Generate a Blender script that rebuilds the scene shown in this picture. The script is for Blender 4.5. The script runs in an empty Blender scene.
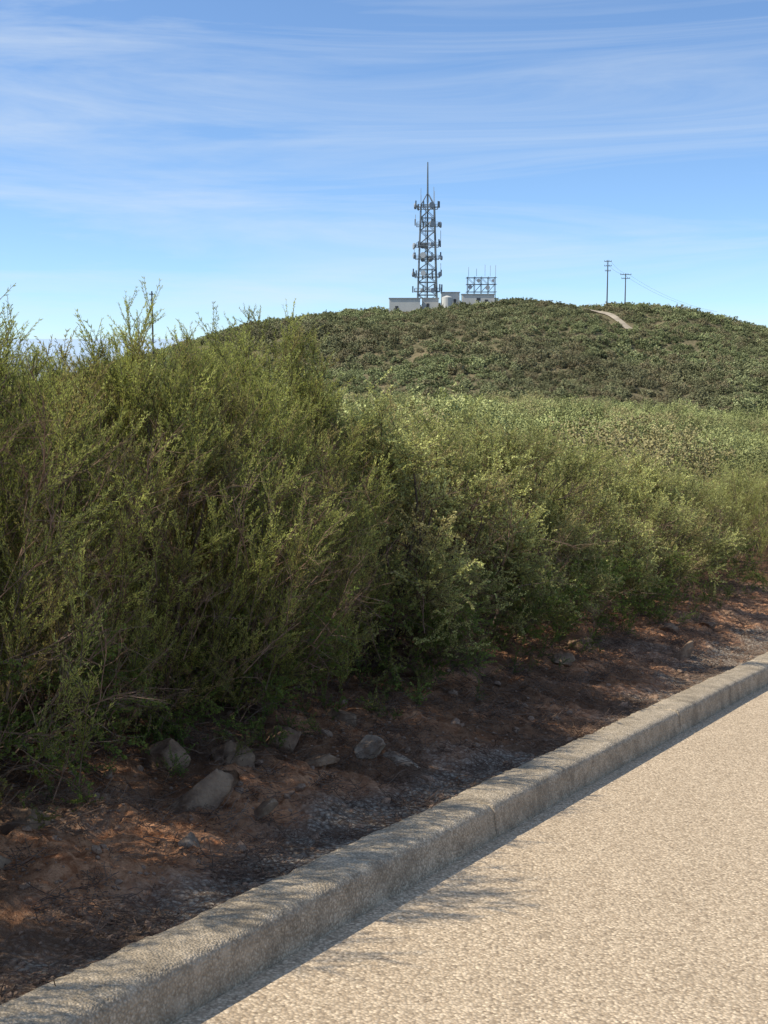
import bpy, bmesh, math, numpy as np
from mathutils import Vector, Quaternion, Matrix
scene=bpy.context.scene
def link(o,parent=None):
    scene.collection.objects.link(o)
    if parent: o.parent=parent
    return o
# ---------------------------------------------------------------- noise
TAB=np.random.RandomState(3).rand(256,256)
def vn(x,y):
    x=np.asarray(x,float); y=np.asarray(y,float)
    xi=np.floor(x).astype(int); yi=np.floor(y).astype(int)
    fx=x-xi; fy=y-yi; fx=fx*fx*(3-2*fx); fy=fy*fy*(3-2*fy)
    a=TAB[xi&255,yi&255]; b=TAB[(xi+1)&255,yi&255]; c=TAB[xi&255,(yi+1)&255]; d=TAB[(xi+1)&255,(yi+1)&255]
    return (a*(1-fx)+b*fx)*(1-fy)+(c*(1-fx)+d*fx)*fy-.5
def fbm(x,y,o=4):
    r=0;a=1
    for i in range(o):
        r=r+a*vn(x*2**i+17.3*i,y*2**i+5.1*i); a*=.5
    return r
def sst(a,b,x):
    t=np.clip((np.asarray(x,float)-a)/(b-a),0,1); return t*t*(3-2*t)
# ---------------------------------------------------------------- terrain
TX,TY=.471,.882
KX,KY=.27,5.09
S0=TX*KX+TY*KY
_ss=np.linspace(-80,400,4801)
_sl=-.12+.06*sst(18,28,_ss)+.12*sst(-5,-15,_ss)*1.0
_base=np.cumsum(_sl)*(_ss[1]-_ss[0]); _base-=np.interp(0,_ss,_base)
def base(s): return np.interp(s,_ss,_base)
def sd(x,y):
    x=np.asarray(x,float);y=np.asarray(y,float)
    return TX*(x-KX)+TY*(y-KY), -TY*(x-KX)+TX*(y-KY)
def xy(s,d): return KX+TX*s-TY*d, KY+TY*s+TX*d
def bank(d):
    return np.interp(d,[-60,-12,-8,.24,.5,1.2,2,12,40],[-4,-.3,0,.10,.10,.20,.34,1.3,2.2])
CX=[-900,-260,-160,-100,-66,-51,-32,-13,6,25,44,63,78,90,105,120,146,250,900]
CZ=[-45,-38,-24,-9,0,4.6,7,9.2,10.8,12.4,13.6,13.2,11.0,12,11.4,8.4,3.4,-9,-45]
def ground_z(x,y):
    x=np.asarray(x,float);y=np.asarray(y,float)
    s,d=sd(x,y)
    zn=base(s+S0)+bank(d)+ .5*fbm(x*.07,y*.07,3)*sst(6,30,d)
    C=np.interp(x,CX,CZ)
    q=np.clip((500-y)/200,0,1.6)
    hill=C-36*q**1.3+7.0*fbm(x*.02+3,y*.02+9,3)*sst(0,.25,q)
    hill=hill+(-45-hill)*sst(520,1000,y)
    w=sst(110,270,y+.25*np.abs(x))
    z=zn*(1-w)+hill*w
    far=sst(500,1200,np.hypot(x,y))
    return z*(1-far)+(-45)*far
def verge_z(s,d):
    x,y=xy(s,d)
    b=np.interp(d,[.2,.45,1.2,2,12],[.10,.09,.20,.34,1.3])
    rough=(.05*fbm(x*1.6,y*1.6,3)+.05*fbm(x*7,y*7,3)+.034*fbm(x*26,y*26,2))*sst(.2,.8,d)+.010*fbm(x*30,y*30,2)
    return base(s+S0)+b+rough
# ---------------------------------------------------------------- materials
def newmat(name):
    m=bpy.data.materials.new(name); m.use_nodes=True
    nt=m.node_tree; nt.nodes.clear()
    return m,nt,nt.nodes,nt.links
def N(nodes,t,**k):
    n=nodes.new(t)
    for a,b in k.items(): setattr(n,a,b)
    return n
def mixc(nodes,links,fac,a,b,blend='MIX'):
    m=nodes.new('ShaderNodeMix'); m.data_type='RGBA'; m.blend_type=blend
    for sock,v in ((m.inputs[0],fac),(m.inputs[6],a),(m.inputs[7],b)):
        if hasattr(v,'is_linked') : links.new(v,sock)
        elif isinstance(v,(int,float)): sock.default_value=v
        else: sock.default_value=(*v,1)
    return m.outputs[2]
def ramp(nodes,links,src,p0,p1,c0=0,c1=1):
    r=nodes.new('ShaderNodeMapRange'); r.inputs[1].default_value=p0; r.inputs[2].default_value=p1
    r.inputs[3].default_value=c0; r.inputs[4].default_value=c1
    links.new(src,r.inputs[0]); return r.outputs[0]
def noise(nodes,links,vec,scale,detail=4,rough=.6):
    n=nodes.new('ShaderNodeTexNoise'); n.inputs['Scale'].default_value=scale
    n.inputs['Detail'].default_value=detail; n.inputs['Roughness'].default_value=rough
    links.new(vec,n.inputs['Vector']); return n.outputs['Fac']
def leafmat(name,dark,light,trans=.35,dry=(.16,.10,.045),dryamt=.15,patch=.35,pcol=None,pamt=.6):
    m,nt,nodes,links=newmat(name)
    geo=N(nodes,'ShaderNodeNewGeometry'); oi=N(nodes,'ShaderNodeObjectInfo')
    at=N(nodes,'ShaderNodeAttribute',attribute_name='Col')
    sep=N(nodes,'ShaderNodeSeparateColor'); links.new(at.outputs['Color'],sep.inputs[0])
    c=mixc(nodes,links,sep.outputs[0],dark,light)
    nz=noise(nodes,links,geo.outputs['Position'],patch,1)
    c=mixc(nodes,links,ramp(nodes,links,nz,.42,.66,0,pamt),c,pcol or tuple(.8*x for x in dark))
    rr=ramp(nodes,links,oi.outputs['Random'],0,1,.6,1.35)
    vm=N(nodes,'ShaderNodeVectorMath',operation='SCALE'); links.new(c,vm.inputs[0]); links.new(rr,vm.inputs['Scale'])
    wn=N(nodes,'ShaderNodeMath',operation='FRACT'); mu=N(nodes,'ShaderNodeMath',operation='MULTIPLY'); mu.inputs[1].default_value=37.7
    links.new(oi.outputs['Random'],mu.inputs[0]); links.new(mu.outputs[0],wn.inputs[0])
    gt=N(nodes,'ShaderNodeMath',operation='LESS_THAN'); gt.inputs[1].default_value=dryamt; links.new(wn.outputs[0],gt.inputs[0])
    g2=N(nodes,'ShaderNodeMath',operation='MULTIPLY'); g2.inputs[1].default_value=.65; links.new(gt.outputs[0],g2.inputs[0])
    c=mixc(nodes,links,g2.outputs[0],vm.outputs[0],dry)
    o=N(nodes,'ShaderNodeOutputMaterial')
    p=N(nodes,'ShaderNodeBsdfDiffuse'); links.new(c,p.inputs['Color'])
    if trans==0:
        links.new(p.outputs[0],o.inputs[0]); return m
    t=N(nodes,'ShaderNodeBsdfTranslucent')
    tc=mixc(nodes,links,.45,c,(light[0]*1.2,light[1]*1.2,light[2]*.8)); links.new(tc,t.inputs['Color'])
    mx=N(nodes,'ShaderNodeMixShader'); mx.inputs[0].default_value=trans
    links.new(p.outputs[0],mx.inputs[1]); links.new(t.outputs[0],mx.inputs[2])
    links.new(mx.outputs[0],o.inputs[0])
    return m
def simple(name,col,rough=.8,var=.3,scale=8,metal=0,col2=None,bump=0,bscale=30):
    m,nt,nodes,links=newmat(name)
    tc=N(nodes,'ShaderNodeTexCoord'); nz=noise(nodes,links,tc.outputs['Object'],scale,3)
    c2=col2 or tuple(x*(1-var) for x in col)
    c=mixc(nodes,links,ramp(nodes,links,nz,.35,.65),c2,col)
    p=N(nodes,'ShaderNodeBsdfPrincipled'); p.inputs['Roughness'].default_value=rough; p.inputs['Metallic'].default_value=metal
    p.inputs['Specular IOR Level'].default_value=.15
    if not metal and not bump: p=N(nodes,'ShaderNodeBsdfDiffuse'); links.new(c,p.inputs['Color'])
    else: links.new(c,p.inputs['Base Color'])
    if bump:
        b=N(nodes,'ShaderNodeBump'); b.inputs['Strength'].default_value=.8; b.inputs['Distance'].default_value=bump
        links.new(noise(nodes,links,tc.outputs['Object'],bscale,6),b.inputs['Height']); links.new(b.outputs[0],p.inputs['Normal'])
    o=N(nodes,'ShaderNodeOutputMaterial'); links.new(p.outputs[0],o.inputs[0])
    return m
def aggregate(name,tint,lo,hi,vscale,bdist,stain=.25,cell=.8,streak=0):
    m,nt,nodes,links=newmat(name)
    geo=N(nodes,'ShaderNodeNewGeometry'); pos=geo.outputs['Position']
    v=N(nodes,'ShaderNodeTexVoronoi'); v.inputs['Scale'].default_value=vscale; links.new(pos,v.inputs['Vector'])
    sep=N(nodes,'ShaderNodeSeparateColor'); links.new(v.outputs['Color'],sep.inputs[0])
    c=mixc(nodes,links,sep.outputs[0],lo,hi)
    c=mixc(nodes,links,ramp(nodes,links,sep.outputs[1],.80,.95,0,cell),c,tuple(min(1,x*1.35) for x in hi))
    c=mixc(nodes,links,ramp(nodes,links,sep.outputs[2],.84,.93,0,cell),c,tuple(x*.38 for x in lo))
    edge=ramp(nodes,links,v.outputs['Distance'],.35,.75,0,.65)
    c=mixc(nodes,links,edge,c,tuple(x*.45 for x in tint))
    n1=noise(nodes,links,pos,1.1,6,.65); n2=noise(nodes,links,pos,14,5)
    c=mixc(nodes,links,ramp(nodes,links,n1,.38,.66,0,stain),c,tuple(x*.58 for x in tint))
    c=mixc(nodes,links,ramp(nodes,links,n2,.48,.75,0,stain*.8),c,tuple(min(1,x*1.12) for x in hi))
    if streak:
        n3=noise(nodes,links,pos,5.5,7,.72); c=mixc(nodes,links,ramp(nodes,links,n3,.46,.64,0,streak),c,tuple(x*.26 for x in tint))
    p=N(nodes,'ShaderNodeBsdfPrincipled'); p.inputs['Roughness'].default_value=.85; p.inputs['Specular IOR Level'].default_value=.1
    links.new(c,p.inputs['Base Color'])
    inv=ramp(nodes,links,v.outputs['Distance'],0,.8,1,0)
    ad=N(nodes,'ShaderNodeMath',operation='ADD'); links.new(inv,ad.inputs[0]); links.new(n2,ad.inputs[1])
    b=N(nodes,'ShaderNodeBump'); b.inputs['Strength'].default_value=.8; b.inputs['Distance'].default_value=bdist
    links.new(ad.outputs[0],b.inputs['Height']); links.new(b.outputs[0],p.inputs['Normal'])
    o=N(nodes,'ShaderNodeOutputMaterial'); links.new(p.outputs[0],o.inputs[0])
    return m
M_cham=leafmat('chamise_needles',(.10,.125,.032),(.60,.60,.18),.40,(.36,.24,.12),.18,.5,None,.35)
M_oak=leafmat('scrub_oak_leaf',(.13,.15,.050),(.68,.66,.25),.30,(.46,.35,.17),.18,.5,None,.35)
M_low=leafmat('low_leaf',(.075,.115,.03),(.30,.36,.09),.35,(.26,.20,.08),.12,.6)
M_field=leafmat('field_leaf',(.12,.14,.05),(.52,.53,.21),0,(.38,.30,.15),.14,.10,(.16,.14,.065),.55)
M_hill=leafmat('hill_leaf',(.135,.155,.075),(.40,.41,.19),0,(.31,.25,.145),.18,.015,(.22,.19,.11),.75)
M_bark=simple('bark',(.17,.13,.095),.9,.5,40,col2=(.08,.055,.04))
M_dead=simple('dead_twig',(.30,.20,.14),.9,.5,20,col2=(.14,.09,.06))
M_road=aggregate('chip_seal',(.61,.445,.285),(.47,.34,.215),(.75,.575,.385),88,.003,.16,.65)
M_kerb=aggregate('kerb_concrete',(.49,.38,.255),(.40,.31,.205),(.65,.52,.37),120,.004,.5,.5,.5)
M_rock=simple('sandstone',(.33,.215,.13),.9,.4,9,col2=(.14,.08,.05),bump=.04,bscale=14)
M_rock2=simple('grey_stone',(.40,.30,.21),.9,.4,12,col2=(.17,.105,.065),bump=.03,bscale=20)
M_peb=simple('pebble',(.40,.28,.19),.9,.5,9,col2=(.18,.10,.065))
M_lit=simple('litter',(.23,.15,.10),.9,.5,9,col2=(.08,.05,.038))
M_steel=simple('galvanised_steel',(.16,.18,.19),.6,.2,.5,.2)
M_ant=simple('antenna_grey',(.36,.38,.39),.6,.1,.5)
M_white=simple('white_wall',(.62,.59,.52),.7,.12,.3)
M_roof=simple('roof_grey',(.36,.36,.34),.8,.1,.3)
M_dark=simple('opening_dark',(.09,.09,.09),.5,.1,.3)
M_pole=simple('pole_wood',(.12,.10,.085),.9,.2,.5)
def dirtmat():
    m,nt,nodes,links=newmat('verge_dirt')
    geo=N(nodes,'ShaderNodeNewGeometry'); pos=geo.outputs['Position']
    at=N(nodes,'ShaderNodeAttribute',attribute_name='Col'); sep=N(nodes,'ShaderNodeSeparateColor'); links.new(at.outputs['Color'],sep.inputs[0])
    n1=noise(nodes,links,pos,2.2,5); n2=noise(nodes,links,pos,16,6,.7); n3=noise(nodes,links,pos,70,4,.7)
    red=mixc(nodes,links,ramp(nodes,links,n2,.38,.62),(.36,.145,.066),(.78,.40,.21))
    red=mixc(nodes,links,ramp(nodes,links,n1,.48,.62,0,.6),red,(.30,.165,.095))
    v=N(nodes,'ShaderNodeTexVoronoi'); v.inputs['Scale'].default_value=55; links.new(pos,v.inputs['Vector'])
    s2=N(nodes,'ShaderNodeSeparateColor'); links.new(v.outputs['Color'],s2.inputs[0])
    gr=mixc(nodes,links,s2.outputs[0],(.20,.155,.12),(.62,.52,.40))
    gr=mixc(nodes,links,ramp(nodes,links,v.outputs['Distance'],.3,.7,0,.75),gr,(.10,.07,.05))
    c=mixc(nodes,links,sep.outputs[0],red,gr)
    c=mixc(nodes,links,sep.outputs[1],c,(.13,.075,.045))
    c=mixc(nodes,links,ramp(nodes,links,n3,.6,.72,0,.6),c,(.60,.41,.26))
    p=N(nodes,'ShaderNodeBsdfDiffuse')
    links.new(c,p.inputs['Color'])
    ad=N(nodes,'ShaderNodeMath',operation='ADD'); links.new(n2,ad.inputs[0]); links.new(n3,ad.inputs[1])
    b=N(nodes,'ShaderNodeBump'); b.inputs['Strength'].default_value=.9; b.inputs['Distance'].default_value=.03
    links.new(ad.outputs[0],b.inputs['Height']); links.new(b.outputs[0],p.inputs['Normal'])
    o=N(nodes,'ShaderNodeOutputMaterial'); links.new(p.outputs[0],o.inputs[0]); return m
M_dirt=dirtmat()
def groundmat():
    m,nt,nodes,links=newmat('ground')
    geo=N(nodes,'ShaderNodeNewGeometry'); pos=geo.outputs['Position']
    n1=noise(nodes,links,pos,.08,3); n2=noise(nodes,links,pos,1.1,3)
    c=mixc(nodes,links,ramp(nodes,links,n2,.4,.6),(.09,.085,.045),(.19,.155,.09))
    c=mixc(nodes,links,ramp(nodes,links,n1,.5,.7,0,.5),c,(.26,.19,.11))
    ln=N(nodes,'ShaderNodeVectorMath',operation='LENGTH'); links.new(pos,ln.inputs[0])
    c=mixc(nodes,links,ramp(nodes,links,ln.outputs['Value'],800,3500),c,(.40,.50,.60))  # distant haze painted in: far ground fades to pale sea blue
    p=N(nodes,'ShaderNodeBsdfDiffuse')
    links.new(c,p.inputs['Color'])
    o=N(nodes,'ShaderNodeOutputMaterial'); links.new(p.outputs[0],o.inputs[0]); return m
M_ground=groundmat()
# ---------------------------------------------------------------- mesh builder
class MB:
    def __init__(s): s.v=[];s.f=[];s.c=[];s.m=[];s.n=0
    def add(s,v,f,col,mat=0):
        v=np.asarray(v,float).reshape(-1,3); f=np.asarray(f,int)+s.n
        s.v.append(v); s.f.extend(f.tolist()); s.n+=len(v)
        col=np.asarray(col,float)
        if col.ndim==0: col=np.full(len(v),float(col))
        s.c.append(col); s.m.extend([mat]*len(f))
    def leaves(s,c,a,nrm,L,W,col,mat=0,fold=.15):
        n=len(c); L=np.asarray(L).reshape(-1,1)*np.ones((n,1)); W=np.asarray(W).reshape(-1,1)*np.ones((n,1))
        side=np.cross(a,nrm); side/=np.linalg.norm(side,axis=1,keepdims=True)+1e-9
        nn=np.cross(side,a)
        v=np.stack([c,c+a*L*.5+side*W*.5+nn*W*fold,c+a*L,c+a*L*.5-side*W*.5+nn*W*fold],1).reshape(-1,3)
        f=np.arange(4*n).reshape(n,4)
        s.add(v,f,np.repeat(col,4),mat)
    def tube(s,pts,rad,k=3,col=0,mat=0,cap=False):
        pts=np.asarray(pts,float); n=len(pts); rad=np.ones(n)*rad
        vs=[]
        for i in range(n):
            t=pts[min(i+1,n-1)]-pts[max(i-1,0)]; t=t/(np.linalg.norm(t)+1e-9)
            up=np.array([0,0,1.]) if abs(t[2])<.9 else np.array([1.,0,0])
            a=np.cross(t,up); a/=np.linalg.norm(a); b=np.cross(t,a)
            for j in range(k):
                an=2*math.pi*j/k+.4; vs.append(pts[i]+rad[i]*(math.cos(an)*a+math.sin(an)*b))
        f=[]
        for i in range(n-1):
            for j in range(k):
                f.append([i*k+j,i*k+(j+1)%k,(i+1)*k+(j+1)%k,(i+1)*k+j])
        s.add(vs,f,col,mat)
        if cap:
            s.f.append([s.n-k+j for j in range(k)]); s.m.append(mat)
            s.f.append([s.n-n*k+j for j in range(k)][::-1]); s.m.append(mat)
    def box(s,c,size,mat=0,col=0):
        c=np.array(c,float);h=np.array(size,float)/2
        v=[c+h*np.array(q) for q in ((-1,-1,-1),(1,-1,-1),(1,1,-1),(-1,1,-1),(-1,-1,1),(1,-1,1),(1,1,1),(-1,1,1))]
        s.add(v,[[0,3,2,1],[4,5,6,7],[0,1,5,4],[1,2,6,5],[2,3,7,6],[3,0,4,7]],col,mat)
    def mesh(s,name,mats,smooth=False):
        me=bpy.data.meshes.new(name)
        V=np.concatenate(s.v); me.from_pydata(V.tolist(),[],s.f)
        for m in mats: me.materials.append(m)
        me.polygons.foreach_set('material_index',np.array(s.m,dtype=np.int32))
        ca=me.color_attributes.new('Col','FLOAT_COLOR','POINT')
        C=np.concatenate(s.c); q=np.zeros((len(C),4)); q[:,0]=C; q[:,3]=1
        ca.data.foreach_set('color',q.ravel())
        if smooth: me.polygons.foreach_set('use_smooth',np.ones(len(me.polygons),bool))
        me.update(); return me
def unit(v): return v/(np.linalg.norm(v,axis=-1,keepdims=True)+1e-9)
def curve_pts(p,d,L,n,rng,bend=.15,up=.0):
    pts=[np.array(p,float)]; d=np.array(d,float)/np.linalg.norm(d)
    for i in range(n):
        d=d+rng.normal(0,bend,3)+np.array([0,0,up]); d/=np.linalg.norm(d)
        pts.append(pts[-1]+d*L/n)
    return np.array(pts)
def along(pts,t):
    n=len(pts)-1; x=np.clip(t,0,.9999)*n; i=x.astype(int); f=(x-i)[:,None]
    return pts[i]*(1-f)+pts[i+1]*f, unit(pts[i+1]-pts[i])
def branch_chamise(seed):
    rng=np.random.RandomState(seed); mb=MB()
    main=curve_pts((0,0,0),(0,0,1),.54,6,rng,.07)
    mb.tube(main,np.linspace(.0035,.0010,7),3,0,1)
    tw=[(main,.25,1.)]
    for i in range(17):
        t=rng.uniform(.12,.92); p,d=along(main,np.array([t]))
        az=rng.uniform(0,6.28); dr=np.array([math.cos(az)*.7,math.sin(az)*.7,1.])
        q=curve_pts(p[0],dr,rng.uniform(.12,.28)*(1.15-t*.5),3,rng,.10,.08)
        mb.tube(q,np.linspace(.0018,.0008,4),3,0,1); tw.append((q,.0,t))
    for q,t0,tt in tw:
        L=np.sum(np.linalg.norm(np.diff(q,axis=0),axis=1)); n=int(L*(1-t0)/.0048)
        t=rng.uniform(t0,1,n); p,d=along(q,t)
        r=rng.normal(0,1,(n,3)); out=unit(r-(r*d).sum(1)[:,None]*d)
        a=unit(d*.9+out*.65); nr=rng.normal(0,1,(n,3))
        hgt=p[:,2]/.62
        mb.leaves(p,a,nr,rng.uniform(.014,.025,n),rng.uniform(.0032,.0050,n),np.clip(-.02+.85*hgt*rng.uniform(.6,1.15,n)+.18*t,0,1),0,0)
    return mb.mesh('spray_chamise',[M_cham,M_bark])
def branch_oak(seed,mat=None,ls=1.,upb=.05):
    rng=np.random.RandomState(seed); mb=MB()
    main=curve_pts((0,0,0),(0,0,1),.46,5,rng,.13)
    mb.tube(main,np.linspace(.004,.0012,6),3,0,1)
    tw=[(main,.3)]
    for i in range(13):
        t=rng.uniform(.15,.95); p,d=along(main,np.array([t]))
        az=rng.uniform(0,6.28); dr=np.array([math.cos(az),math.sin(az),.75])
        q=curve_pts(p[0],dr,rng.uniform(.08,.20),3,rng,.18,upb)
        mb.tube(q,np.linspace(.002,.0009,4),3,0,1); tw.append((q,.1))
    for q,t0 in tw:
        L=np.sum(np.linalg.norm(np.diff(q,axis=0),axis=1)); n=int(L*(1-t0)/.0050)
        t=rng.uniform(t0,1,n)**.85; p,d=along(q,t)
        r=rng.normal(0,1,(n,3)); out=unit(r-(r*d).sum(1)[:,None]*d)
        a=unit(d*.5+out+np.array([0,0,.25])); nr=unit(rng.normal(0,.7,(n,3))+np.array([0,0,1.]))
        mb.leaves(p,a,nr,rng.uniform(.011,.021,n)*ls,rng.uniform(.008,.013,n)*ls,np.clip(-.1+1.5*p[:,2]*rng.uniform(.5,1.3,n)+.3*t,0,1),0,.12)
    return mb.mesh('spray_oak',[mat or M_oak,M_bark])
def branch_dead(seed):
    rng=np.random.RandomState(seed); mb=MB()
    def rec(p,d,L,r,lev):
        q=curve_pts(p,d,L,4,rng,.14); mb.tube(q,np.linspace(r,r*.5,5),3,0,0)
        if lev==0: return
        for i in range(6 if lev==2 else 4):
            t=rng.uniform(.2,1); pp,dd=along(q,np.array([t])); rec(pp[0],dd[0]+rng.normal(0,.5,3),L*rng.uniform(.35,.6),r*.5,lev-1)
    rec((0,0,0),(0,0,1),.4,.0036,2)
    return mb.mesh('spray_dead',[M_dead])
def shrub_mesh(seed,nclump,nleaf,ll,lw,mat,flat=.8,spray=.28,rmin=.62):
    rng=np.random.RandomState(seed); mb=MB(); ph=rng.uniform(0,6.28,4)
    for i in range(nclump):
        az=rng.uniform(0,6.28); el=math.asin(rng.uniform(-.15,1)); lump=1+.18*math.sin(3*az+ph[0])+.16*math.sin(4*el*2+ph[1]+2*az)
        r=lump*rng.uniform(rmin,1.0)
        o=np.array([math.cos(az)*math.cos(el),math.sin(az)*math.cos(el),math.sin(el)])
        c=o*np.array([1,1,flat])*r+np.array([0,0,.55])
        d=unit(o+np.array([0,0,.9])+rng.normal(0,.3,3)); L=spray*rng.uniform(.6,1.6)
        t=rng.uniform(0,1,nleaf); p=c+d*(t[:,None]-.6)*L+rng.normal(0,1,(nleaf,3))*(.33*L*(1.15-t))[:,None]
        a=unit(rng.normal(0,1,(nleaf,3))+d*.6); nr=unit(rng.normal(0,.7,(nleaf,3))+np.array([0,0,.6])+o*.9)
        br=rng.uniform(-.22,.22)
        mb.leaves(p,a,nr,rng.uniform(.7,1.3,nleaf)*ll,rng.uniform(.7,1.3,nleaf)*lw,np.clip(-.15+t*.6+.55*np.clip(p[:,2]-.4,0,1)+br,0,1),0,.12)  # canopy highlights and inner shade painted into leaf tone: tops paler, inside darker
    for i in range(5):
        az=rng.uniform(0,6.28); q=curve_pts((0,0,-.1),(math.cos(az)*.6,math.sin(az)*.6,.9),1.1,4,rng,.12)
        mb.tube(q,np.linspace(.03,.008,5),4,0,1)
    return mb.mesh('shrub',[mat,M_bark])
def coll(name,meshes):
    c=bpy.data.collections.new(name)
    for i,m in enumerate(meshes):
        c.objects.link(bpy.data.objects.new(f'{name}_{i}',m))
    return c
C_ch=[branch_chamise(i) for i in range(5)]; C_ok=[branch_oak(20+i) for i in range(5)]
C_lw=[branch_oak(40+i,M_low,1.05,.12) for i in range(3)]; C_dd=[branch_dead(60+i) for i in range(4)]
col_cham=coll('a_ch',C_ch); col_oak=coll('a_ok',C_ok); col_low=coll('a_lw',C_lw); col_dead=coll('a_dd',C_dd)
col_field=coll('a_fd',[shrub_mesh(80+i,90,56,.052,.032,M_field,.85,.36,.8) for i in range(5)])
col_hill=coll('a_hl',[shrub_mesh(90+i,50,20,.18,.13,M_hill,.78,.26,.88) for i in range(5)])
def pebble(seed,sub=1):
    rng=np.random.RandomState(seed); bm=bmesh.new(); bmesh.ops.create_icosphere(bm,subdivisions=sub,radius=1)
    for v in bm.verts: v.co=Vector(v.co)*(1+rng.uniform(-.25,.2)); v.co.z*=.6
    me=bpy.data.meshes.new('pebble'); bm.to_mesh(me); bm.free(); me.materials.append(M_peb); return me
col_peb=coll('a_pb',[pebble(i) for i in range(4)])
def litter(seed):
    rng=np.random.RandomState(seed); mb=MB()
    for i in range(9):
        p=rng.uniform(-.08,.08,3); p[2]=abs(p[2])*.15+.003; az=rng.uniform(0,6.28)
        q=curve_pts(p,(math.cos(az),math.sin(az),rng.uniform(-.05,.3)),rng.uniform(.04,.18),4,rng,.2); mb.tube(q,.0015,3,0,0)
    n=60; c=rng.uniform(-.09,.09,(n,3)); c[:,2]=np.abs(c[:,2])*.12
    a=rng.normal(0,1,(n,3)); a[:,2]*=.2; mb.leaves(c,unit(a),np.tile([0,0,1.],(n,1))+rng.normal(0,.3,(n,3)),.014,.007,rng.rand(n),0,.2)
    return mb.mesh('litter',[M_lit])
col_lit=coll('a_lt',[litter(i) for i in range(4)])
_trees={}
def gn(collection):
    if collection.name in _trees: return _trees[collection.name]
    ng=bpy.data.node_groups.new('inst_'+collection.name,'GeometryNodeTree')
    ng.interface.new_socket('Geometry',in_out='INPUT',socket_type='NodeSocketGeometry')
    ng.interface.new_socket('Geometry',in_out='OUTPUT',socket_type='NodeSocketGeometry')
    n=ng.nodes;l=ng.links
    gi=n.new('NodeGroupInput');go=n.new('NodeGroupOutput');ip=n.new('GeometryNodeInstanceOnPoints')
    ci=n.new('GeometryNodeCollectionInfo'); ci.inputs['Collection'].default_value=collection
    ci.inputs['Separate Children'].default_value=True; ci.inputs['Reset Children'].default_value=True
    def na(nm,t):
        x=n.new('GeometryNodeInputNamedAttribute'); x.data_type=t; x.inputs['Name'].default_value=nm; return x.outputs['Attribute']
    e=n.new('FunctionNodeEulerToRotation')
    l.new(gi.outputs[0],ip.inputs['Points']); l.new(ci.outputs[0],ip.inputs['Instance'])
    ip.inputs['Pick Instance'].default_value=True; l.new(na('idx','INT'),ip.inputs['Instance Index'])
    l.new(na('rot','FLOAT_VECTOR'),e.inputs[0]); l.new(e.outputs[0],ip.inputs['Rotation'])
    l.new(na('scl','FLOAT_VECTOR'),ip.inputs['Scale']); l.new(ip.outputs[0],go.inputs[0])
    _trees[collection.name]=ng; return ng
def instancer(name,P,Rot,Scl,Idx,collection,parent=None):
    me=bpy.data.meshes.new(name); P=np.asarray(P,float); n=len(P)
    me.vertices.add(n); me.vertices.foreach_set('co',P.ravel())
    a=me.attributes.new('rot','FLOAT_VECTOR','POINT'); a.data.foreach_set('vector',np.asarray(Rot,float).ravel())
    Scl=np.asarray(Scl,float)
    if Scl.ndim==1: Scl=np.repeat(Scl[:,None],3,1)
    a=me.attributes.new('scl','FLOAT_VECTOR','POINT'); a.data.foreach_set('vector',Scl.ravel())
    a=me.attributes.new('idx','INT','POINT'); a.data.foreach_set('value',np.asarray(Idx,dtype=np.int32))
    me.update(); o=link(bpy.data.objects.new(name,me),parent)
    m=o.modifiers.new('scatter','NODES'); m.node_group=gn(collection); return o
def eul(d,spin):
    q=Vector(d).to_track_quat('Z','Y')@Quaternion((0,0,1),spin); return tuple(q.to_euler())
# ---------------------------------------------------------------- ground sheet
def grid_mesh(name,X,Y,Z,mat,smooth=True):
    ny,nx=X.shape; V=np.stack([X,Y,Z],-1).reshape(-1,3)
    i=np.arange(nx*ny).reshape(ny,nx); F=np.stack([i[:-1,:-1],i[:-1,1:],i[1:,1:],i[1:,:-1]],-1).reshape(-1,4)
    me=bpy.data.meshes.new(name); me.vertices.add(len(V)); me.vertices.foreach_set('co',V.ravel())
    me.loops.add(F.size); me.loops.foreach_set('vertex_index',F.ravel().astype(np.int32))
    me.polygons.add(len(F)); me.polygons.foreach_set('loop_start',np.arange(0,F.size,4,dtype=np.int32))
    me.update(calc_edges=True); me.materials.append(mat)
    me.polygons.foreach_set('use_smooth',np.full(len(F),smooth)); return me
gx=np.concatenate([-np.geomspace(230,14000,22)[::-1],np.arange(-225,226,2.5),np.geomspace(230,14000,22)])
gy=np.concatenate([-np.geomspace(65,14000,20)[::-1],np.arange(-60,626,2.5),np.geomspace(630,16000,24)])
GX,GY=np.meshgrid(gx,gy); GZ=ground_z(GX,GY); s_,d_=sd(GX,GY)
GZ=GZ-.30*sst(-9.5,-7,d_)*(1-sst(4.0,7,d_))*(1-sst(75,90,GY))
link(bpy.data.objects.new('ground',grid_mesh('ground',GX,GY,GZ,M_ground)))
rs=np.arange(-22,72,.5); rd=np.linspace(-7.6,0.01,20)
D,S=np.meshgrid(rd,rs); X,Y=xy(S,D); Z=base(S+S0)
link(bpy.data.objects.new('road',grid_mesh('road',X,Y,Z,M_road)))
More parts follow.
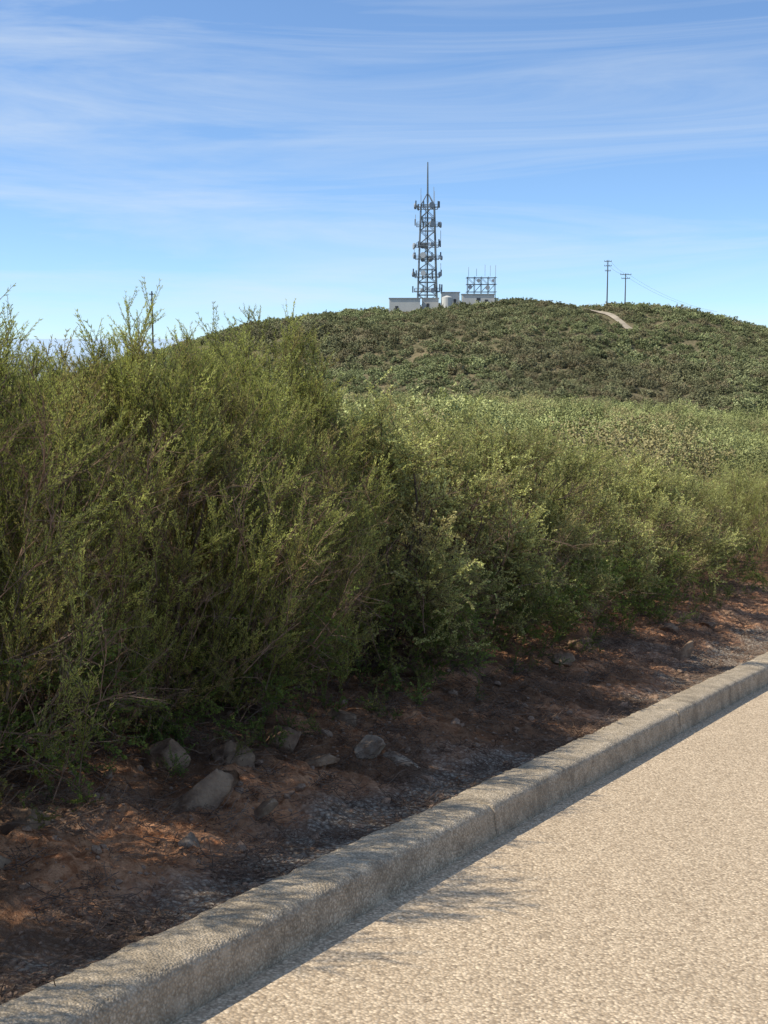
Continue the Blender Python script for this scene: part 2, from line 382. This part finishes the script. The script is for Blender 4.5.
# kerb in cast sections
prof=[(0,-.05),(0,.0),(.008,.045),(.014,.09),(.018,.120),(.025,.136),(.038,.146),(.058,.150),(.10,.151),(.15,.152),(.205,.150),(.225,.147),(.237,.140),(.240,.130),(.242,-.05)]
mb=MB(); L=3.05; joint0=.50; k=int((-21.0-joint0)/L)
for kk in range(k,22):
    a=joint0+kk*L+.004; b=joint0+(kk+1)*L-.004
    step=.025 if -7<a<12 else .25
    ss=np.linspace(a,b,int((b-a)/step)+2)
    SS,DD=np.meshgrid(ss,np.array([p[0] for p in prof]),indexing='ij'); ZZ=np.array([p[1] for p in prof])[None,:]*np.ones_like(SS)
    x0,y0=xy(SS,DD); amp=1. if step<.1 else 0.
    nz=amp*(.006*vn(x0*14+ZZ*90,y0*14+ZZ*70)+.006*vn(x0*45+ZZ*200,y0*45)+.005*vn(x0*4,y0*4+ZZ*10))
    wob=.012*vn(SS*.8,3.3+0*SS)
    x,y=xy(SS,DD+nz+wob); e=np.minimum(SS-a,b-SS); ch=.009*np.clip(1-e/.02,0,1)
    z=base(SS+S0)+ZZ+(ZZ>.1)*(nz-ch)
    n=len(prof); i=np.arange(SS.size).reshape(SS.shape)
    F=np.stack([i[:-1,:-1],i[1:,:-1],i[1:,1:],i[:-1,1:]],-1).reshape(-1,4)
    mb.add(np.stack([x,y,z],-1),F,0,0); m0=mb.n-SS.size
    mb.f.append([m0+i for i in range(n)]); mb.m.append(0); mb.f.append([mb.n-n+i for i in range(n)][::-1]); mb.m.append(0)
link(bpy.data.objects.new('kerb',mb.mesh('kerb',[M_kerb],True)))
# verge
vs_=np.concatenate([np.arange(-6,12,.03),np.arange(12,30,.08),np.arange(30,70,.4)]); vd=np.concatenate([np.arange(.236,2.2,.03),np.arange(2.2,6.6,.12)])
D,S=np.meshgrid(vd,vs_); X,Y=xy(S,D); Z=verge_z(S,D); Z[:,-1]-=.6
me=grid_mesh('dirt_verge',X,Y,Z,M_dirt)
gravel=(1-sst(.35,.70,D+.45*fbm(X*1.5,Y*1.5,3)-.25*sst(3.5,6,S)))*.95
gravel=np.maximum(gravel,.45*sst(.15,.32,fbm(X*.9+4,Y*.9,3)))
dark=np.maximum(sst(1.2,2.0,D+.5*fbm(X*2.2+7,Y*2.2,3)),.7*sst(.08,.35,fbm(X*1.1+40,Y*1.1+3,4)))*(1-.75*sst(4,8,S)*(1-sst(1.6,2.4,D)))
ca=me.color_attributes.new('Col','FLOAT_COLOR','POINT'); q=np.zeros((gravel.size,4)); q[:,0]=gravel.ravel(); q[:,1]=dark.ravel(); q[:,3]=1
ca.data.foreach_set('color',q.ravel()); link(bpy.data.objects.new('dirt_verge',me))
def vpos(s,d):
    x,y=xy(s,d); return np.stack([x,y,verge_z(s,d)],-1)
rng=np.random.RandomState(11)
n=9000; s=-3.5+17*rng.rand(n)**1.25; d=.27+1.9*rng.rand(n)**1.2; P=vpos(s,d); sc=.003+.010*rng.rand(n)**4+.030*rng.rand(n)**30
instancer('gravel',P,rng.uniform(0,6.28,(n,3))*[.1,.1,1],sc,rng.randint(0,4,n),col_peb)
n=2200; s=-3.5+17*rng.rand(n)**1.2; d=.25+2.2*rng.rand(n)**.75; P=vpos(s,d)
instancer('leaf_litter',P,rng.uniform(0,6.28,(n,3))*[0,0,1],rng.uniform(.5,1.3,n),rng.randint(0,4,n),col_lit)
def rock(s,d,size,seed,mat,rotz=0):
    rng=np.random.RandomState(seed); bm=bmesh.new(); bmesh.ops.create_icosphere(bm,subdivisions=4,radius=1)
    pl=[(unit(rng.normal(0,1,3)),rng.uniform(.35,.75)) for _ in range(10)]
    for v in bm.verts:
        p=np.array(v.co)
        for nrm,h in pl:
            e=p@nrm-h
            if e>0: p=p-nrm*e*.97
        p*=1+.16*float(fbm(p[0]*2.6+seed,p[1]*2.6+p[2]*2.3,4))
        v.co=Vector(p*np.array(size)*1.15)
    me=bpy.data.meshes.new('rock'); bm.to_mesh(me); bm.free(); me.materials.append(mat)
    me.polygons.foreach_set('use_smooth',np.ones(len(me.polygons),bool))
    try: me.set_sharp_from_angle(angle=math.radians(24))
    except Exception: pass
    o=bpy.data.objects.new('rock',me); x,y=xy(s,d); o.location=(x,y,float(verge_z(s,d))+size[2]*.03); o.rotation_euler=(rng.uniform(-.4,.4),rng.uniform(-.4,.4),rotz); link(o)
rocks=[(.98,.93,(.115,.09,.085),1,1.1),(1.12,.80,(.145,.08,.065),1,-.5),(.22,1.22,(.13,.10,.075),0,.4),(-.42,1.0,(.19,.10,.07),0,.8),(-.12,1.02,(.13,.07,.08),0,2),
(.57,.98,(.11,.07,.055),0,.2),(-1.5,1.05,(.10,.09,.08),0,.9),(.70,1.25,(.12,.10,.08),0,1.9),(6.3,.75,(.17,.09,.07),0,.9),(5.5,1.4,(.17,.12,.12),0,1.3),
(-.78,.74,(.04,.04,.05),1,0),(-.25,.75,(.07,.06,.04),0,1),(-1.15,1.2,(.11,.09,.07),0,.5),(-2.0,1.0,(.12,.10,.08),0,.1),
(4.6,1.25,(.12,.10,.07),0,.3),(7.5,1.2,(.15,.11,.09),0,.3),(-.1,1.40,(.12,.09,.1),0,.3),(1.4,1.3,(.11,.08,.08),0,.8),(8.6,1.1,(.12,.1,.07),0,.8),(.4,1.32,(.08,.07,.07),0,.8)]
for i,(s,d,sz,mi,rz) in enumerate(rocks): rock(s,d,sz,100+i,M_rock if mi==0 else M_rock2,rz)
# ---------------------------------------------------------------- near shrubs
def shrub(kind,s,d,H,Rr,n,seed,back=False):
    rng=np.random.RandomState(seed); x,y=xy(s,d); z0=float(verge_z(s,d)) if d<6 else float(ground_z(x,y))
    mb=MB()
    for i in range(16):
        az=rng.uniform(0,6.28); rr=rng.uniform(.2,.8)*Rr*.8
        a=np.array([math.cos(az)*rng.uniform(0,.12),math.sin(az)*rng.uniform(0,.12),-.1]); e=np.array([math.cos(az)*rr,math.sin(az)*rr,H*rng.uniform(.5,.8)])
        m=(a+e)/2+np.array([math.cos(az),math.sin(az),0])*Rr*.12+rng.normal(0,.05,3)
        t=np.linspace(0,1,9)[:,None]; q=(1-t)**2*a+2*t*(1-t)*m+t*t*e+rng.normal(0,.012,(9,3))
        mb.tube(q,np.linspace(.018,.005,9)*rng.uniform(.7,1.3),5,0,0)
    name='chamise_shrub' if kind=='ch' else 'scrub_oak_shrub'
    o=link(bpy.data.objects.new(name,mb.mesh(name,[M_bark],True))); o.location=(x,y,z0)
    ph=rng.uniform(0,6.28,6)
    def env(az,h):
        if kind=='ch': pr=np.interp(h,[0,.25,.6,.85,1],[.85,1.0,1,.80,.42])
        else: pr=np.interp(h,[0,.2,.5,.8,1],[.85,1.02,1,.80,.40])
        lump=1+.18*math.sin(3*az+ph[0]+2*h)+.14*math.sin(5*az+ph[1]+5*h)+.12*math.sin(7*h+ph[4])
        topl=1+.07*math.sin(2*az+ph[2])+.05*math.sin(5*az+ph[3])
        return pr,Rr*pr*lump,topl
    def pts(n,hr,rin,a_out,b_up,BL,scr,jit,hp=1.):
        P=[];Ro=[];Sc=[]
        for i in range(n):
            az=rng.uniform(0,6.28); h=hr[0]+(hr[1]-hr[0])*rng.rand()**hp; pr,r,topl=env(az,h)
            rin2=rin if h<.8 else .0
            rr=r*math.sqrt(rng.uniform(rin2,1)); o_=np.array([math.cos(az),math.sin(az),0])
            dd=unit(o_*a_out*(.4+pr*.6)*(1.15-.5*h)+np.array([0,0,b_up])+rng.normal(0,jit,3)); sc=rng.uniform(*scr)
            tip=o_*rr+np.array([0,0,h*H*topl]); p=tip-dd*BL*sc*.95; p[2]=max(p[2],.02)
            P.append(p);Ro.append(eul(dd,rng.uniform(0,6.28)));Sc.append(sc)
        return P,Ro,Sc
    def clumps(n,nc):
        P=[];Ro=[];Sc=[]; per=n//nc
        for c in range(nc):
            az=rng.uniform(0,6.28); h=rng.uniform(.2,.97)**.85; pr,r,topl=env(az,h)
            o_=np.array([math.cos(az),math.sin(az),0]); big=rng.uniform(.75,1.25)
            cen=o_*r*rng.uniform(.72,.98)+np.array([0,0,h*H*topl]); outd=unit(o_*.8+np.array([0,0,.55+h*.6])); org=cen-outd*.42*big
            for j in range(per):
                dd=unit(outd+rng.normal(0,.42,3)+np.array([0,0,.15])); sc=rng.uniform(.65,1.05)*big
                p=org+rng.normal(0,.05,3); p[2]=max(p[2],.02)
                P.append(p);Ro.append(eul(dd,rng.uniform(0,6.28)));Sc.append(sc)
        return P,Ro,Sc
    if kind=='ch':
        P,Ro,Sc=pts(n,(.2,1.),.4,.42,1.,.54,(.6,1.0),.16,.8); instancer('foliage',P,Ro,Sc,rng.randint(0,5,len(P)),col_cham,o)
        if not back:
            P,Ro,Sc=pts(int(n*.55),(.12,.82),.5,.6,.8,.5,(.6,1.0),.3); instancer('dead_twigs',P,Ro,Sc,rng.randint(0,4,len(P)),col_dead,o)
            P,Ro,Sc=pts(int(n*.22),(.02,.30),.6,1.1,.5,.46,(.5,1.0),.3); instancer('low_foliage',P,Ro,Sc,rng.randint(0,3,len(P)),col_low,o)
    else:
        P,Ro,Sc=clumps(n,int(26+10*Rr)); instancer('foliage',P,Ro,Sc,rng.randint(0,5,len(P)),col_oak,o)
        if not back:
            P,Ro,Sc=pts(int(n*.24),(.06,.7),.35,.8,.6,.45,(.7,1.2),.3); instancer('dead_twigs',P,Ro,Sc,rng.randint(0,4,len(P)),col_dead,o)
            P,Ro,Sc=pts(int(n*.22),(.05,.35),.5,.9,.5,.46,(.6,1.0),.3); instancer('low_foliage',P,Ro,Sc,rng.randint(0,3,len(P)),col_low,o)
    return o
near=[('ch',-2.7,1.80,1.80,.95,280,0),('ch',-1.55,1.85,1.90,1.0,380,0),('ch',-.6,2.05,1.78,.90,400,0),('ch',.35,1.90,1.88,.86,400,0),('ch',1.2,1.98,1.85,.80,380,0),
('ch',2.0,2.15,1.98,.68,320,0),('ch',0.4,3.4,1.75,.9,180,1),('ch',-1.4,3.5,1.8,.9,160,1),
('ok',2.8,1.95,1.62,.92,370,0),('ok',3.8,2.05,1.55,.95,370,0),('ok',5.0,2.1,1.75,1.0,370,0),('ok',6.4,2.25,1.62,1.05,350,0),('ok',7.9,2.25,1.55,1.1,330,0),('ok',9.5,2.5,1.6,1.15,300,0),
('ok',11.2,2.6,1.5,1.15,270,0),('ok',13,2.7,1.45,1.2,250,0),('ch',15,2.8,1.3,1.2,260,1),('ok',17,2.9,1.5,1.3,230,1),('ok',19.3,3.0,1.5,1.4,220,1),('ok',21.7,3.2,1.6,1.4,220,1),
('ok',2.2,3.7,1.65,1.0,180,1),('ok',3.6,3.9,1.7,1.1,190,1),('ok',5.2,4.1,1.75,1.1,190,1),('ok',7.0,4.2,1.75,1.2,190,1),('ok',8.9,4.4,1.75,1.2,190,1),('ok',10.9,4.6,1.7,1.3,190,1),('ok',13.1,4.8,1.7,1.3,180,1),('ok',15.5,5.0,1.6,1.3,180,1)]
for i,(k_,s,d,H,Rr,n,bk) in enumerate(near): shrub(k_,s,d,H,Rr,n,300+i,bool(bk))
rng=np.random.RandomState(77); P=[];Ro=[];Sc=[]
for i in range(360):
    s=-3+18*rng.rand()**1.2; d=1.12+.8*rng.rand()+.25*max(0,(s-4))/8; x,y=xy(s,d)
    P.append((x,y,float(verge_z(s,d))-.02)); a=rng.uniform(0,6.28); Ro.append(eul((math.cos(a)*.7,math.sin(a)*.7,1),a*3)); Sc.append(rng.uniform(.2,.6))
instancer('weeds',P,Ro,Sc,rng.randint(0,3,len(P)),col_low)
# ---------------------------------------------------------------- field scrub
rng=np.random.RandomState(21); P=[];Ro=[];Sc=[]
cell=2.25
for iy in range(int(8/cell),int(125/cell)):
    y0=iy*cell; half=.45*y0+12
    for ix in range(int(-half/cell),int(half/cell)):
        x=ix*cell+rng.uniform(-.9,.9); y=y0+rng.uniform(-.9,.9); s,d=sd(x,y)
        if d<5.6 or (s<16 and d<6.2) : continue
        sc=rng.uniform(.7,1.35)*(1+.5*float(vn(x*.13,y*.13))); P.append((x,y,float(ground_z(x,y))-.15)); Ro.append((rng.uniform(-.1,.1),rng.uniform(-.1,.1),rng.uniform(0,6.28))); Sc.append((sc*1.1,sc*1.1,sc*rng.uniform(.8,1.1)))
instancer('chaparral_scrub',P,Ro,Sc,rng.randint(0,5,len(P)),col_field)
def track_x(y): return np.interp(y,[448,500,512],[85,74,72])
P=[];Ro=[];Sc=[]; cell=3.2
for iy in range(int(290/cell),int(525/cell)):
    y0=iy*cell
    for ix in range(int(-150/cell),int(215/cell)):
        x=ix*cell+rng.uniform(-1.5,1.5); y=y0+rng.uniform(-1.5,1.5)
        if 0<x<46 and 486<y<518: continue
        tx=track_x(y); near_t=1.
        if 446<y<515:
            if tx-3.2<x<tx+2.2: continue
            if tx-11<x<tx+5: near_t=.65
        sc=rng.uniform(1.0,2.3)*(1.15 if vn(x*.05,y*.05)>.1 else .9)*near_t; P.append((x,y,float(ground_z(x,y))-.4*sc)); Ro.append((rng.uniform(-.1,.1),rng.uniform(-.1,.1),rng.uniform(0,6.28))); Sc.append((sc,sc,sc*rng.uniform(.7,1.05)))
instancer('hillside_scrub',P,Ro,Sc,rng.randint(0,5,len(P)),col_hill)
ys=np.linspace(449,512,50); vs=[];f=[]
for i,y in enumerate(ys):
    tx=track_x(y)+.5*math.sin(y*.15)
    for o_ in (-1.3,-.45,.45,1.3): vs.append((tx+o_,y,float(ground_z(tx+o_,y))+.40))
    if i: 
        for j in range(3): f.append([(i-1)*4+j,(i-1)*4+j+1,i*4+j+1,i*4+j])
mb=MB(); mb.add(vs,f,0,0); link(bpy.data.objects.new('dirt_track',mb.mesh('dirt_track',[simple('track_soil',(.46,.38,.28),.95,.4,.3)])))
# ---------------------------------------------------------------- radio tower
def empty(name,loc=(0,0,0)):
    e=bpy.data.objects.new(name,None); e.location=loc; link(e); return e
def part(name,mb,mats,parent,smooth=False): 
    return link(bpy.data.objects.new(name,mb.mesh(name,mats,smooth)),parent)
rng=np.random.RandomState(9)
tx,ty=16.4,500; tz=float(ground_z(tx,ty))+.2; T=empty('radio_tower',(tx,ty,tz)); HT=50-tz
def w(z): return 3.7-1.2*(z/HT)
def corner(i,z):
    a=w(z); c=[(-a,-a),(a,-a),(a,a),(-a,a)][i%4]; return np.array([c[0],c[1],z])
mb=MB()
for i in range(4): mb.tube([corner(i,0),corner(i,HT)],.28,6,0,0)
nb=8
for b in range(nb):
    z0=HT*b/nb; z1=HT*(b+1)/nb
    for i in range(4):
        mb.tube([corner(i,z0),corner(i+1,z1)],.12,4,0,0); mb.tube([corner(i+1,z0),corner(i,z1)],.12,4,0,0); mb.tube([corner(i,z1),corner(i+1,z1)],.14,4,0,0)
part('lattice',mb,[M_steel],T)
mb=MB()
for i in range(4): mb.tube([corner(i,HT),(0,0,HT+4.6)],.17,5,0,0)
mb.tube([(0,0,HT+1),(0,0,HT+8),(0,0,65.8-tz)],[.36,.30,.20],6,0,0,True)
part('mast',mb,[M_steel],T)
mb=MB(); LV=(.16,.30,.48,.60,.80,.97)
for lv in LV:
    z=HT*lv; a=w(z)+1.3
    c=[(-a,-a,z),(a,-a,z),(a,a,z),(-a,a,z)]
    for i in range(4):
        mb.tube([c[i],c[(i+1)%4]],.15,4,0,0); mb.tube([np.array(c[i])+[0,0,1.1],np.array(c[(i+1)%4])+[0,0,1.1]],.08,4,0,0)
        mb.tube([corner(i,z),c[i]],.10,4,0,0)
        for t in (0,.33,.66): 
            q=np.array(c[i])*(1-t)+np.array(c[(i+1)%4])*t; mb.tube([q,q+[0,0,1.1]],.06,4,0,0)
mb.tube([(-.8,0,0),(-.8,0,HT)],.12,4,0,0); mb.tube([(.0,0,0),(.0,0,HT)],.35,5,0,0)
part('platforms',mb,[M_steel],T)
mb=MB(); md=MB()
for lv in LV:
    for i in range(9):
        an=rng.uniform(0,6.28) if i>3 else i*1.57+.3; a=w(HT*lv)+1.5; x,y=a*math.cos(an)*1.15,a*math.sin(an)*1.15; z=HT*lv+rng.uniform(-.2,1.4)
        if rng.rand()<.4:
            dr=np.array([math.cos(an),math.sin(an),0]); r=rng.uniform(.7,1.2)
            mb.tube([np.array([x,y,z])-dr*.5,np.array([x,y,z])-dr*.2,np.array([x,y,z])+dr*.4],[.25*r,r,r],10,0,0,True)
        else: md.box((x,y,z+.6),(.5,.4,2.4))
for x,y,h in ((-2.6,-2.4,6),(2.5,-2.4,5),(2.4,2.5,7),(-2.4,2.4,4)): mb.tube([(x,y,HT),(x,y,HT+h)],.09,4,0,0)
for x,z,h in ((-5.0,HT*.5,5),(4.9,HT*.62,5),(-4.6,HT*.8,4),(5,HT*.33,4)): mb.tube([(x,-2,z),(x,-2,z+h)],.10,4,0,0)
part('antennas',mb,[M_ant],T); part('panels',md,[M_steel],T)
ax=37; az=float(ground_z(ax,502)); A=empty('antenna_frame',(ax,502,az)); mb=MB(); HF=23.6-az
xs=np.linspace(-5.2,5.2,5)
for yy in (-2.5,2.5):
    for x in xs: mb.tube([(x,yy,0),(x,yy,HF)],.12,5,0,0)
    for z in (HF*.45,HF*.72,HF*.96): mb.tube([(xs[0]-.6,yy,z),(xs[-1]+.6,yy,z)],.10,4,0,0)
    for i in range(4): mb.tube([(xs[i],yy,HF*.45),(xs[i+1],yy,HF*.72)],.07,4,0,0); mb.tube([(xs[i+1],yy,HF*.72),(xs[i],yy,HF*.96)],.07,4,0,0)
for x in xs:
    for z in (HF*.45,HF*.96): mb.tube([(x,-2.5,z),(x,2.5,z)],.10,4,0,0)
part('frame',mb,[M_steel],A); mb=MB()
for x,z,r in ((-4.4,HF*.62,.8),(-1.2,HF*.85,.7),(2.2,HF*.6,.9),(4.3,HF*.85,.6)):
    mb.tube([(x,-2.5,z),(x,-2.8,z),(x,-3.3,z)],[.3,r,r],10,0,0,True)
for x in (-5.0,-2,1.2,3.2,5.2): mb.tube([(x,-2.6,HF),(x,-2.6,HF+rng.uniform(1.5,4.5))],.08,4,0,0)
part('dishes',mb,[M_ant],A)
def building(name,x0,x1,y0,depth,h,doors,roofh=.3):
    xc=(x0+x1)/2; z=min(float(ground_z(x0,y0)),float(ground_z(x1,y0)))-.3; e=empty(name,(xc,y0,z)); W=x1-x0
    mb=MB(); mb.box((0,depth/2,h/2),(W,depth,h)); part('walls',mb,[M_white],e)
    mb=MB(); mb.box((0,depth/2,h+roofh/2+.003),(W+.5,depth+.5,roofh)); part('roof',mb,[M_roof],e)
    mb=MB()
    for dx,wd,hb,ht in doors: mb.box((dx,-.03,(hb+ht)/2),(wd,.06,ht-hb))
    part('openings',mb,[M_dark],e); return e
building('equipment_building',2.0,13.5,491,7,5.6,[(-3,1.1,.4,2.9)])
building('equipment_building',14.4,20.5,494,6,4.4,[(-1,1,.4,2.6)])
building('equipment_building',21.8,28.5,497,6,5.8,[(1.6,1.0,.4,3.4)])
building('equipment_building',29.5,41.5,495,6,4.6,[(0,1.4,2.4,3.4),(3,1.2,.4,2.8)])
tk=empty('water_tank',(23.6,491.5,float(ground_z(23,491.5))-.2)); mb=MB(); mb.tube([(0,0,0),(0,0,4.2),(0,0,4.8)],[2,2,.3],20,0,0,True); part('shell',mb,[M_white],tk,False)
def pole(x,y,h,arms,r=.17,name='utility_pole'):
    z=float(ground_z(x,y))-.3; e=empty(name,(x,y,z)); mb=MB(); mb.tube([(0,0,0),(0,0,h*.5),(0,0,h)],[r,r*.85,r*.65],7,0,0,True); part('shaft',mb,[M_pole],e)
    mb=MB()
    for fz,wd in arms:
        mb.box((0,-.2,h*fz),(wd,.16,.20))
        for t in (-.46,-.2,.2,.46): mb.tube([(wd*t,-.2,h*fz+.1),(wd*t,-.2,h*fz+.5)],.07,5,0,0)
    if arms: part('crossarms',mb,[M_pole],e)
    return (x,y,z+h)
p1=pole(84.7,500,18.5,[(.97,2.8),(.88,2.8),(.78,2.2)],.27)
p2=pole(91,497,13.0,[(.97,4.2),(.86,3.2)],.25)
pole(-70.5,400,float(15.2-ground_z(-70,400)),[(.97,1.6),(.92,1.2)],.34)
mb=MB()
def wire(a,b,sag):
    t=np.linspace(0,1,16)[:,None]; q=np.array(a)*(1-t)+np.array(b)*t; q[:,2]-=(4*sag*t*(1-t))[:,0]; mb.tube(q,.035,3,0,0)
for o_ in (-1,1): wire((p1[0]+o_,p1[1],p1[2]-.4),(p2[0]+o_,p2[1],p2[2]-.2),1.0); wire((p2[0]+o_,p2[1],p2[2]-.2),(118+o_,470,float(ground_z(118,470))+4),2)
link(bpy.data.objects.new('power_line',mb.mesh('power_line',[M_dark])))
# ---------------------------------------------------------------- sky, sun, camera
sv=Vector((-.98,-.22,0)).normalized(); EL=math.radians(49)
sundir=Vector((sv.x*math.cos(EL),sv.y*math.cos(EL),math.sin(EL)))
sl=bpy.data.lights.new('sun','SUN'); sl.energy=5.0; sl.angle=math.radians(.53); sl.color=(1,.955,.84)
so=bpy.data.objects.new('sun',sl); so.rotation_euler=sundir.to_track_quat('Z','Y').to_euler(); so.location=(0,0,50); link(so)
W=bpy.data.worlds.new('World'); scene.world=W; W.use_nodes=True; nt=W.node_tree; nodes=nt.nodes; links=nt.links; nodes.clear()
sky=N(nodes,'ShaderNodeTexSky'); sky.sky_type='NISHITA'; sky.sun_disc=False; sky.sun_elevation=EL; sky.sun_rotation=math.atan2(sv.x,sv.y)%(2*math.pi)
sky.altitude=400; sky.air_density=1.0; sky.dust_density=.8; sky.ozone_density=1.8
tc=N(nodes,'ShaderNodeTexCoord')
mp=N(nodes,'ShaderNodeVectorMath',operation='MULTIPLY_ADD'); mp.inputs[1].default_value=(1,1,1.6); mp.inputs[2].default_value=(0,0,.065); links.new(tc.outputs['Generated'],mp.inputs[0])
nm=N(nodes,'ShaderNodeVectorMath',operation='NORMALIZE'); links.new(mp.outputs[0],nm.inputs[0]); links.new(nm.outputs[0],sky.inputs[0])
tint=mixc(nodes,links,1.0,sky.outputs[0],(1.08,1.27,1.42),'MULTIPLY')
mpp=N(nodes,'ShaderNodeMapping'); mpp.inputs['Rotation'].default_value=(0,.12,0); mpp.inputs['Scale'].default_value=(2.2,2.2,20); mpp.inputs['Location'].default_value=(4.4,.2,7.3); links.new(tc.outputs['Generated'],mpp.inputs[0])
nz=N(nodes,'ShaderNodeTexNoise'); nz.inputs['Scale'].default_value=1.0; nz.inputs['Detail'].default_value=9; nz.inputs['Roughness'].default_value=.6; nz.inputs['Distortion'].default_value=.9
links.new(mpp.outputs[0],nz.inputs['Vector'])
cf=ramp(nodes,links,nz.outputs['Fac'],.43,.74,0,.5)
cc=mixc(nodes,links,cf,tint,(5.4,5.9,6.3))
bg=N(nodes,'ShaderNodeBackground'); bg.inputs['Strength'].default_value=.148; links.new(cc,bg.inputs['Color'])
wo=N(nodes,'ShaderNodeOutputWorld'); links.new(bg.outputs[0],wo.inputs[0])
cam=bpy.data.cameras.new('camera'); co=bpy.data.objects.new('camera',cam); link(co); co.location=(0,0,1.6)
co.rotation_euler=(math.radians(90-7.75),0,0); cam.sensor_fit='VERTICAL'; cam.sensor_height=24; cam.lens=24*1300/1024; cam.clip_start=.05; cam.clip_end=40000
scene.camera=co
scene.view_settings.view_transform='Standard'; scene.view_settings.look='None'; scene.view_settings.exposure=0
